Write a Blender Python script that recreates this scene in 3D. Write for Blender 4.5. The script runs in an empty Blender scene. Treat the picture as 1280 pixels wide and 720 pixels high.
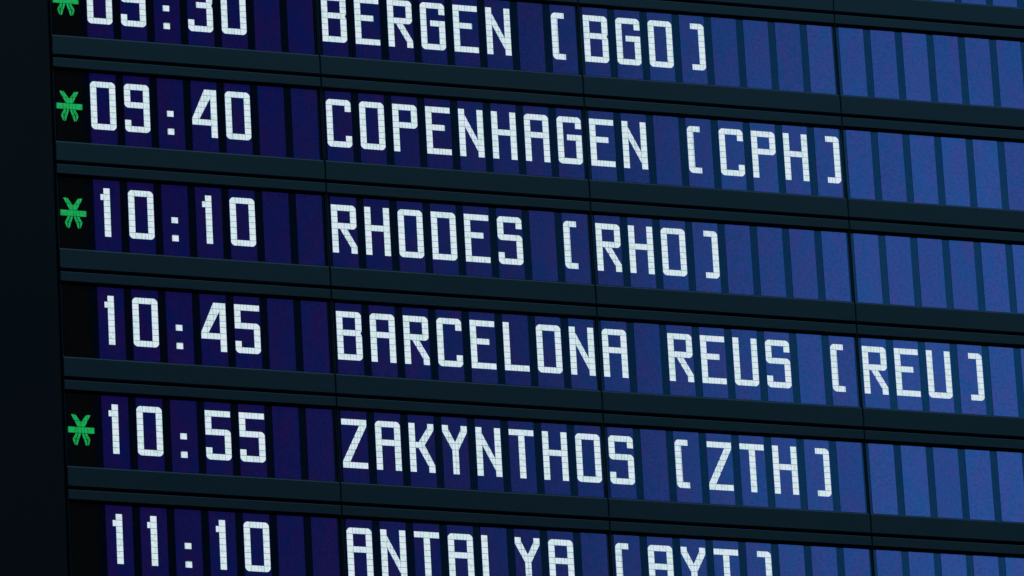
import bpy, math, random
from mathutils import Matrix, Vector

random.seed(7)
C = bpy.context.scene
col = C.collection

# ------------------------------------------------------------------ camera, world, lamps, exposure
PITCH = 0.04                       # width of one character cell
ROW = 0.13016                      # height of one line of the board
Z0 = 5.30                          # height of the reference line (top of the seen part of the board)
cd = bpy.data.cameras.new('camera'); cam = bpy.data.objects.new('camera', cd); col.objects.link(cam)
cd.sensor_width = 36.0; cd.lens = 10279.6 / 1280 * 36.0
cd.clip_start = 0.1; cd.clip_end = 200


def rodrigues(w):
    w = Vector(w)
    return Matrix.Rotation(w.length, 3, w.normalized())


W = (-0.364, -0.328, 0.006); T = Vector((-0.531, -0.411, 9.402))
W = (-0.36415, -0.32776, 0.00605)
B = Matrix(((1, 0, 0), (0, 0, -1), (0, 1, 0)))
R = rodrigues(W) @ B               # world -> camera (x right, y down, z forward)
pos = -(R.transposed() @ T)
M = (Matrix(((1, 0, 0), (0, -1, 0), (0, 0, -1))) @ R).transposed().to_4x4()
M.translation = pos + Vector((0, 0, Z0))
cam.matrix_world = M
C.camera = cam

w = bpy.data.worlds.new('World'); C.world = w; w.use_nodes = True
bg = w.node_tree.nodes['Background']
bg.inputs[0].default_value = (0.25, 0.5, 0.7, 1); bg.inputs[1].default_value = 0.004


def area(name, loc, target, sx, sy, power, color):
    l = bpy.data.lights.new(name, 'AREA'); l.shape = 'RECTANGLE'; l.size = sx; l.size_y = sy
    l.energy = power; l.color = color
    o = bpy.data.objects.new(name, l); col.objects.link(o)
    o.location = loc
    o.rotation_euler = (Vector(target) - Vector(loc)).to_track_quat('-Z', 'Y').to_euler()
    return o


# added unseen lamp, low on the right: its soft gloss washes over the board's right
area('gloss_lamp', (3.0, -3.2, Z0 + 0.3), (3.0, 0, Z0 + 0.3), 2.1, 2.9, 7.0, (0.62, 0.86, 1.0))
# dim fill added for the rails and their edges, above and before the board
area('overhead_fill', (0.4, -1.2, Z0 + 3.2), (0.6, 0, Z0 - 0.4), 2.4, 0.6, 28, (0.72, 0.92, 1.0))

C.view_settings.view_transform = 'Standard'; C.view_settings.look = 'None'
C.view_settings.exposure = 0; C.view_settings.gamma = 1
C.render.engine = 'CYCLES'
C.cycles.filter_width = 1.5

# ------------------------------------------------------------------ materials


class NT:
    def __init__(s, name):
        s.m = bpy.data.materials.new(name); s.m.use_nodes = True
        s.t = s.m.node_tree; s.p = s.t.nodes['Principled BSDF']

    def n(s, typ, **kw):
        x = s.t.nodes.new(typ)
        for k, v in kw.items():
            setattr(x, k, v)
        return x

    def l(s, a, b):
        s.t.links.new(a, b)

    def noise(s, scale, detail=2.0, rough=0.5, coord='Object', obj_rand=False, vec_scale=None):
        tc = s.n('ShaderNodeTexCoord'); nz = s.n('ShaderNodeTexNoise')
        nz.inputs['Scale'].default_value = scale; nz.inputs['Detail'].default_value = detail
        nz.inputs['Roughness'].default_value = rough
        src = tc.outputs[coord]
        if vec_scale:
            mp = s.n('ShaderNodeMapping'); mp.inputs['Scale'].default_value = vec_scale
            s.l(src, mp.inputs['Vector']); src = mp.outputs[0]
        if obj_rand:
            oi = s.n('ShaderNodeObjectInfo'); nz.noise_dimensions = '4D'
            mul = s.n('ShaderNodeMath', operation='MULTIPLY'); mul.inputs[1].default_value = 37.0
            s.l(oi.outputs['Random'], mul.inputs[0]); s.l(mul.outputs[0], nz.inputs['W'])
        s.l(src, nz.inputs['Vector'])
        return nz.outputs['Fac']

    def ramp(s, fac, stops):
        r = s.n('ShaderNodeValToRGB')
        e = r.color_ramp.elements
        e[0].position, e[0].color = stops[0][0], (*stops[0][1], 1)
        e[1].position, e[1].color = stops[-1][0], (*stops[-1][1], 1)
        for p, c in stops[1:-1]:
            x = e.new(p); x.color = (*c, 1)
        s.l(fac, r.inputs[0])
        return r.outputs[0]

    def mix(s, a, b, fac, mode='MIX'):
        x = s.n('ShaderNodeMix', data_type='RGBA', blend_type=mode)
        for sock, v in ((x.inputs[0], fac), (x.inputs[6], a), (x.inputs[7], b)):
            if isinstance(v, (int, float)):
                sock.default_value = v
            elif isinstance(v, tuple):
                sock.default_value = (*v, 1)
            else:
                s.l(v, sock)
        return x.outputs[2]

    def bump(s, h, strength, dist):
        b = s.n('ShaderNodeBump'); b.inputs['Strength'].default_value = strength
        b.inputs['Distance'].default_value = dist
        s.l(h, b.inputs['Height']); s.l(b.outputs[0], s.p.inputs['Normal'])

    def set(s, **kw):
        for k, v in kw.items():
            s.p.inputs[k.replace('_', ' ')].default_value = (*v, 1) if isinstance(v, tuple) else v


def rail_material():
    k = NT('rail_paint')
    n1 = k.noise(9.0, 4, 0.6, 'Object', True); n2 = k.noise(900, 2, 0.5)
    c = k.ramp(n1, [(0.3, (0.042, 0.136, 0.200)), (0.7, (0.060, 0.156, 0.222))])
    c = k.mix(c, (0.045, 0.135, 0.205), n2)
    k.l(c, k.p.inputs['Base Color'])
    k.set(Roughness=0.62, Specular_IOR_Level=0.25)
    k.bump(n2, 0.12, 0.0002)
    return k.m


def panel_material():
    k = NT('side_panel_paint')
    n1 = k.noise(5.0, 4, 0.6); n2 = k.noise(700, 2)
    c = k.ramp(n1, [(0.3, (0.012, 0.035, 0.056)), (0.7, (0.018, 0.041, 0.068))])
    k.l(c, k.p.inputs['Base Color'])
    k.set(Roughness=0.6, Specular_IOR_Level=0.2)
    k.bump(n2, 0.1, 0.0002)
    return k.m


def lcd_material(name, tint_a, tint_b, glow_a, glow_b, glow, rough):
    """Mirror-backed LCD field: tinted satin gloss plus its own weak backlight."""
    k = NT(name)
    fine = k.noise(300, 1.5, 0.6, 'Object', True)
    band = k.noise(1.0, 2, 0.5, 'Object', True, vec_scale=(55, 1, 24))
    tint = k.mix(tint_a, tint_b, k.ramp(band, [(0.32, (0, 0, 0)), (0.68, (1, 1, 1))]))
    tint = k.mix(tint, k.ramp(fine, [(0.36, (0.45, 0.98, 0.86)), (0.5, (1.0, 0.97, 0.95)), (0.64, (1.45, 0.92, 1.04))]), 1.0, 'MULTIPLY')
    oi = k.n('ShaderNodeObjectInfo')
    wn = k.n('ShaderNodeTexWhiteNoise', noise_dimensions='1D'); k.l(oi.outputs['Random'], wn.inputs['W'])
    each = k.ramp(wn.outputs['Value'], [(0.0, (0.84, 0.86, 0.86)), (0.5, (1.0, 0.98, 1.0)), (1.0, (0.98, 1.06, 1.04))])
    tint = k.mix(tint, each, 1.0, 'MULTIPLY')
    k.l(tint, k.p.inputs['Base Color'])
    g = k.mix(glow_a, glow_b, k.ramp(band, [(0.35, (0, 0, 0)), (0.65, (1, 1, 1))]))
    g = k.mix(g, k.ramp(fine, [(0.38, (0.7, 0.9, 0.78)), (0.62, (1.2, 0.9, 1.08))]), 1.0, 'MULTIPLY')
    k.l(g, k.p.inputs['Emission Color'])
    k.set(Metallic=1.0, Roughness=rough, Emission_Strength=glow)
    return k.m


def lit_material(name, stops, strength):
    """Lit LCD segments: each little tile has a slightly different tone."""
    k = NT(name)
    tc = k.n('ShaderNodeTexCoord')
    mp = k.n('ShaderNodeMapping'); mp.inputs['Scale'].default_value = (1 / 0.0025, 1, 1 / 0.0037)
    k.l(tc.outputs['Object'], mp.inputs['Vector'])
    fl = k.n('ShaderNodeVectorMath', operation='FLOOR'); k.l(mp.outputs[0], fl.inputs[0])
    oi = k.n('ShaderNodeObjectInfo')
    wn = k.n('ShaderNodeTexWhiteNoise', noise_dimensions='4D')
    k.l(fl.outputs[0], wn.inputs['Vector']); k.l(oi.outputs['Random'], wn.inputs['W'])
    c = k.ramp(wn.outputs['Value'], stops)
    k.l(c, k.p.inputs['Emission Color'])
    k.set(Base_Color=(0.03, 0.03, 0.03), Roughness=0.6, Emission_Strength=strength)
    return k.m


MAT = {}
MAT['rail'] = rail_material()
MAT['panel'] = panel_material()
k = NT('black_mask'); k.set(Base_Color=(0.004, 0.005, 0.006), Roughness=0.7, Specular_IOR_Level=0.1); MAT['black'] = k.m
MAT['cell'] = lcd_material('lcd_blue', (0.085, 0.28, 0.77), (0.135, 0.24, 0.75), (0.0022, 0.0016, 0.052), (0.0068, 0.0010, 0.042), 1.0, 0.24)
MAT['status'] = lcd_material('lcd_black', (0.01, 0.02, 0.02), (0.015, 0.015, 0.02), (0.0008, 0.0012, 0.0012), (0.0012, 0.0010, 0.0014), 1.0, 0.4)
MAT['mask'] = lcd_material('lcd_border', (0.018, 0.115, 0.31), (0.024, 0.125, 0.29), (0.0002, 0.0003, 0.0004), (0.0002, 0.0003, 0.0004), 1.0, 0.23)
MAT['white'] = lit_material('lit_white', [(0.0, (0.50, 0.70, 0.67)), (0.35, (0.66, 0.80, 0.84)), (0.7, (0.72, 0.78, 0.87)), (1.0, (0.60, 0.82, 0.74))], 1.0)
MAT['green'] = lit_material('lit_green', [(0.0, (0.010, 0.30, 0.045)), (0.5, (0.006, 0.40, 0.085)), (1.0, (0.004, 0.42, 0.13))], 0.95)

# ------------------------------------------------------------------ mesh helpers


def mesh(name, verts, faces, m):
    me = bpy.data.meshes.new(name); me.from_pydata(verts, [], faces); me.update()
    me.materials.append(m)
    return me


def link(name, data, parent=None, loc=(0, 0, 0)):
    o = bpy.data.objects.new(name, data); col.objects.link(o)
    o.parent = parent; o.location = loc
    return o


def box_mesh(name, x0, x1, y0, y1, z0, z1, m, bev=0.0):
    """Box with a chamfer round its front face (front = low y)."""
    b = bev
    v = [(x0 + b, y0, z0 + b), (x1 - b, y0, z0 + b), (x1 - b, y0, z1 - b), (x0 + b, y0, z1 - b)]
    if b > 0:
        v += [(x0, y0 + b, z0), (x1, y0 + b, z0), (x1, y0 + b, z1), (x0, y0 + b, z1)]
    v += [(x0, y1, z0), (x1, y1, z0), (x1, y1, z1), (x0, y1, z1)]
    f = [(0, 1, 2, 3)]
    for s in range(len(v) // 4 - 1):
        for i in range(4):
            j = (i + 1) % 4
            f.append((4 * s + j, 4 * s + i, 4 * s + 4 + i, 4 * s + 4 + j))
    q = len(v) - 4
    f.append((q + 3, q + 2, q + 1, q))
    return mesh(name, v, f, m)


def rail_mesh(name, x0, x1, y1, z0, z1, bt, bb, bs, m):
    """Rail with its own chamfer at top (bt), bottom (bb) and ends (bs)."""
    v = [(x0 + bs, 0, z0 + bb), (x1 - bs, 0, z0 + bb), (x1 - bs, 0, z1 - bt), (x0 + bs, 0, z1 - bt),
         (x0, max(bs, .0004), z0), (x1, max(bs, .0004), z0), (x1, max(bs, bt), z1), (x0, max(bs, bt), z1),
         (x0, y1, z0), (x1, y1, z0), (x1, y1, z1), (x0, y1, z1)]
    f = [(0, 1, 2, 3)]
    for s in range(2):
        for i in range(4):
            j = (i + 1) % 4
            f.append((4 * s + j, 4 * s + i, 4 * s + 4 + i, 4 * s + 4 + j))
    f.append((11, 10, 9, 8))
    return mesh(name, v, f, m)


# ------------------------------------------------------------------ the character set
def rect(x0, x1, y0, y1):
    return [(x0, y0), (x1, y0), (x1, y1), (x0, y1)]


def corner(x, y, w, r=0.78):
    """Unit tile with one rounded corner: w in TL TR BL BR."""
    sx = -1 if w[1] == 'L' else 1; sy = 1 if w[0] == 'T' else -1
    cx, cy = x + .5, y + .5
    pts = [(cx - .5 * sx, cy - .5 * sy), (cx + .5 * sx, cy - .5 * sy)]
    ox, oy = cx + sx * (.5 - r), cy + sy * (.5 - r)
    for i in range(6):
        a = math.pi / 2 * i / 5
        pts.append((ox + sx * r * math.cos(a), oy + sy * r * math.sin(a)))
    pts.append((cx - .5 * sx, cy + .5 * sy))
    return pts


TL, TR, BL, BR = corner(0, 7, 'TL'), corner(3, 7, 'TR'), corner(0, 0, 'BL'), corner(3, 0, 'BR')
Tm, Mm, Bm = rect(1, 3, 7, 8), rect(1, 3, 4, 5), rect(1, 3, 0, 1)
Lf, Rf, Li, Ri = rect(0, 1, 0, 8), rect(3, 4, 0, 8), rect(0, 1, 1, 7), rect(3, 4, 1, 7)
hookT, hookB = rect(3, 4, 6, 7), rect(3, 4, 1, 2)
hookBL = rect(0, 1, 1, 2)
Lu, Ru, Rl = rect(0, 1, 5, 7), rect(3, 4, 5, 7), rect(3, 4, 1, 4)
mBL, mTR, mBR = corner(0, 4, 'BL'), corner(3, 4, 'TR'), corner(3, 4, 'BR')
notch = [(3, 4), (4, 4), (3.78, 4.5), (4, 5), (3, 5)]
notch1, notch2 = [(3, 4), (4, 4), (3.76, 4.5), (3, 4.5)], [(3, 4.5), (3.76, 4.5), (4, 5), (3, 5)]
leg = [(1.35, 4), (2.45, 4), (4, 1.15), (4, 0), (3, 0), (3, 1)]


def mir(p):
    return [(4 - x, y) for x, y in p]


yA = [(0, 8), (1, 8), (1, 7.3), (0, 7.0)]
yB = [(0, 7.0), (1, 7.3), (2, 5.2), (2, 4), (1.5, 4)]
aU = [(.45, 6.05), (1.2, 5.9), (2, 4.75), (2, 4.05), (1.45, 4.05)]
aL = [(1.1, 2.95), (1.47, 2.95), (1.06, 2.0), (1.06, 1.06), (.92, 1.12), (.62, 2.0)]
aM = [(1.6, 2.95), (1.93, 2.95), (1.32, 1.05), (1.17, 1.05), (1.17, 1.85)]
GLYPH = {
    '0': [TL, TR, BL, BR, Tm, Bm, Li, Ri],
    '1': [rect(1.5, 2.5, 0, 8), rect(1.02, 1.5, 6, 7)],
    '3': [TL, TR, Tm, rect(0, 1, 6, 7), Ru, rect(1.4, 3, 4, 5), notch1, notch2, Rl, BR, Bm, BL, hookBL],
    '4': [Rf, rect(0, 3, 2, 3), [(2.1, 8), (3, 8), (3, 6.6), (1.15, 3), (0, 3)]],
    '5': [rect(0, 4, 7, 8), Lu, rect(0, 3, 4, 5), mTR, Rl, BR, Bm, BL, hookBL],
    '9': [TL, TR, Tm, Lu, mBL, Mm, Ri, BR, Bm, BL, hookBL],
    ':': [rect(1.4, 2.4, 3, 4), rect(1.4, 2.4, 0.05, 1.05)],
    'A': [TL, TR, Tm, rect(0, 1, 0, 7), rect(3, 4, 0, 7), Mm],
    'B': [Lf, Tm, TR, Ru, Mm, notch1, notch2, Rl, BR, Bm],
    'C': [TL, TR, BL, BR, Tm, Bm, Li, hookT, hookB],
    'D': [Lf, Tm, TR, Ri, BR, Bm],
    'E': [Lf, rect(1, 4, 7, 8), rect(1, 3.05, 4, 5), rect(1, 4, 0, 1)],
    'G': [TL, TR, BL, BR, Tm, Bm, Li, hookT, rect(1.6, 4, 4, 5), Rl],
    'H': [Lf, Rf, Mm],
    'K': [Lf, rect(1, 1.5, 3.95, 4.9), [(3, 8), (4, 8), (4, 7.0), (3, 7.3)],
          [(1.5, 4.9), (3, 7.3), (4, 7.0), (2.45, 4.45), (1.5, 4.45)],
          [(1.5, 4.45), (2.45, 4.45), (4, 1.15), (4, 0), (3, 0), (3, 1), (1.5, 3.95)]],
    'L': [Lf, rect(1, 4, 0, 1)],
    'N': [Lf, Rf, [(1, 7.0), (1, 5.1), (3, 1.0), (3, 2.9)]],
    'P': [Lf, Tm, TR, Ru, Mm, mBR],
    'R': [Lf, Tm, TR, Ru, Mm, mBR, leg],
    'S': [TL, TR, Tm, hookT, Lu, mBL, Mm, mTR, Rl, BR, Bm, BL, hookBL],
    'T': [rect(0, 4, 7, 8), rect(1.5, 2.5, 0, 7)],
    'U': [rect(0, 1, 1, 8), rect(3, 4, 1, 8), BL, BR, Bm],
    'Y': [yA, yB, mir(yA), mir(yB), rect(1.5, 2.5, 0, 4)],
    'Z': [rect(0, 4, 7, 8), rect(0, 4, 0, 1), [(2.85, 7), (4, 7), (1.15, 1), (0, 1)]],
    '(': [[(x + .1, y) for x, y in p] for p in (TL, BL, Li, rect(1, 2.1, 7, 8), rect(1, 2.1, 0, 1))],
    ')': [TR, BR, Ri, rect(1.75, 3, 7, 8), rect(1.75, 3, 0, 1)],
    '*': [rect(-.05, 4.05, 3.0, 4.0), aU, mir(aU), aL, mir(aL), aM, mir(aM)],
}
GLYPH['O'] = GLYPH['0']


def clip(poly, axis, lim, keep_low):
    out = []
    n = len(poly)
    for i in range(n):
        a, b = poly[i], poly[(i + 1) % n]
        ia = (a[axis] <= lim) == keep_low or a[axis] == lim
        ib = (b[axis] <= lim) == keep_low or b[axis] == lim
        if ia:
            out.append(a)
        if ia != ib:
            t = (lim - a[axis]) / (b[axis] - a[axis])
            out.append((a[0] + t * (b[0] - a[0]), a[1] + t * (b[1] - a[1])))
    return out


def polyarea(p):
    return .5 * sum(p[i][0] * p[(i + 1) % len(p)][1] - p[(i + 1) % len(p)][0] * p[i][1] for i in range(len(p)))


TILE, TILEX = 0.00738, 0.00746
GX, GX2, GZ = 0.028, 0.021, 0.038         # half gaps between the little segments, in tiles


def glyph_mesh(ch):
    xs = [-.5, 0, 1, 1.5, 2, 2.5, 3, 4, 4.5]
    if ch in '1T:':
        xs = [-.5, 0, .5, 1.0, 1.5, 2.5, 3, 3.5, 4, 4.5]
    ys = [float(i) for i in range(0, 9)]
    v, f = [], []
    for p in GLYPH[ch]:
        for i in range(len(xs) - 1):
            for j in range(8):
                g0 = GX if xs[i] == int(xs[i]) else GX2
                g1 = GX if xs[i + 1] == int(xs[i + 1]) else GX2
                q = clip(p, 0, xs[i] + g0, False)
                if len(q) > 2: q = clip(q, 0, xs[i + 1] - g1, True)
                if len(q) > 2: q = clip(q, 1, ys[j] + GZ, False)
                if len(q) > 2: q = clip(q, 1, ys[j + 1] - GZ, True)
                if len(q) < 3: continue
                a = polyarea(q)
                if abs(a) < 0.004: continue
                if a < 0: q = q[::-1]
                s = len(v)
                # thin raised segment: front face and a short rim
                v += [(x * TILEX, 0, y * TILE) for x, y in q]
                v += [(x * TILEX, 0.00025, y * TILE) for x, y in q]
                n = len(q)
                f.append(tuple(range(s, s + n)))
                for e in range(n):
                    g = (e + 1) % n
                    f.append((s + g, s + e, s + n + e, s + n + g))
    return mesh('segments', v, f, MAT['green' if ch == '*' else 'white'])


# ------------------------------------------------------------------ side panel left of the board
board = link('departure_board', None, None, (0, 0, Z0))
board['label'] = 'dark flight departure board with blue display cells and white times and destinations'
board['category'] = 'departure board'

zt, zb = 0.35, -1.05
side = link('side_panel', box_mesh('side_panel', -0.45, -0.0022, 0.0015, 0.05, zb, zt, MAT['panel'], 0.0012), None, (0, 0, Z0))
side['label'] = 'plain dark upright panel along the left edge of the departure board'
side['category'] = 'panel'

back = link('back_plate', box_mesh('back_plate', 0.0, 4 * 8 * PITCH, 0.034, 0.05, -6 * ROW - 0.03, ROW - 0.03, MAT['black']), board)

# ------------------------------------------------------------------ one display module, then the copies
MW = 8 * PITCH
IN = 0.0007
DEP = 0.0030                                # how far the glass lies behind the rails
wt = 0.694 * ROW
parts = {
    'bottom_rail': rail_mesh('bottom_rail', IN, MW - IN, 0.031, -0.187 * ROW, 0.0, 0.0022, 0.0005, 0.0004, MAT['rail']),
    'top_rail': rail_mesh('top_rail', IN, MW - IN, 0.031, wt, 0.782 * ROW, 0.0009, 0.0003, 0.0004, MAT['rail']),
    'side_frame_a': box_mesh('side_frame', IN, IN + 0.0006, 0.0014, 0.031, 0.0002, wt - 0.0002, MAT['rail'], 0.0002),
    'side_frame_b': box_mesh('side_frame', MW - IN - 0.0006, MW - IN, 0.0014, 0.031, 0.0002, wt - 0.0002, MAT['rail'], 0.0002),
    'lcd_panel': box_mesh('lcd_panel', IN + 0.0007, MW - IN - 0.0007, DEP + 0.0005, 0.030, 0.0005, 0.0868, MAT['mask']),
    'border_strip': box_mesh('border_strip', IN + 0.0007, MW - IN - 0.0007, DEP - 0.0008, 0.030, 0.0869, wt - 0.0003, MAT['black']),  # black mask border along the top of the cells
}
CW = 0.772 * PITCH
cell_mesh = box_mesh('lcd_cell', 0, CW, 0, 0.0003, 0.0, 0.0858, MAT['cell'], 0.0)
status_mesh = box_mesh('lcd_cell', 0, CW, 0, 0.0003, 0.0, 0.0858, MAT['status'], 0.0)
GM = {}
KIND = {'*': 'asterisk', ':': 'colon', '(': 'bracket', ')': 'bracket'}

LINES = {
    1: ('*09:30', 'BERGEN (BGO)'),
    2: ('*09:40', 'COPENHAGEN (CPH)'),
    3: ('*10:10', 'RHODES (RHO)'),
    4: (' 10:45', 'BARCELONA REUS (REU)'),
    5: ('*10:55', 'ZAKYNTHOS (ZTH)'),
    6: (' 11:10', 'ANTALYA (AYT)'),
}


def module(r, c, text):
    o = link('display_module', None, board, (c * MW, 0, -r * ROW))
    t = text.strip()
    if not t:
        pass
    elif '*' in t:
        o['label'] = 'display module with a green asterisk before the time %s' % t[1:]
    else:
        o['label'] = 'display module showing %s in white' % t
    for n, me in parts.items():
        link('side_frame' if n.startswith('side_frame') else n, me, o)
    sh = 0.0010 if c == 0 else 0.0          # the time column sits a touch further left in its frame
    for i in range(8):
        st = (c == 0 and i == 0)
        link('lcd_cell', status_mesh if st else cell_mesh, o, (i * PITCH + 0.0049 - sh, DEP, 0.0008))
        ch = text[i] if i < len(text) else ' '
        if ch == ' ':
            continue
        if ch not in GM:
            GM[ch] = glyph_mesh(ch)
        nm = KIND.get(ch) or ('digit' if ch.isdigit() else 'letter')
        g = link(nm, GM[ch], o, (i * PITCH + 0.0052 - sh, DEP - 0.0004, 0.0178))
    return o


for r in range(0, 7):
    tm, dest = LINES.get(r, ('', ''))
    line = tm.ljust(8) + dest.ljust(24)
    for c in range(4):
        if r == 0 and c < 2:
            continue
        module(r, c, line[8 * c:8 * c + 8])
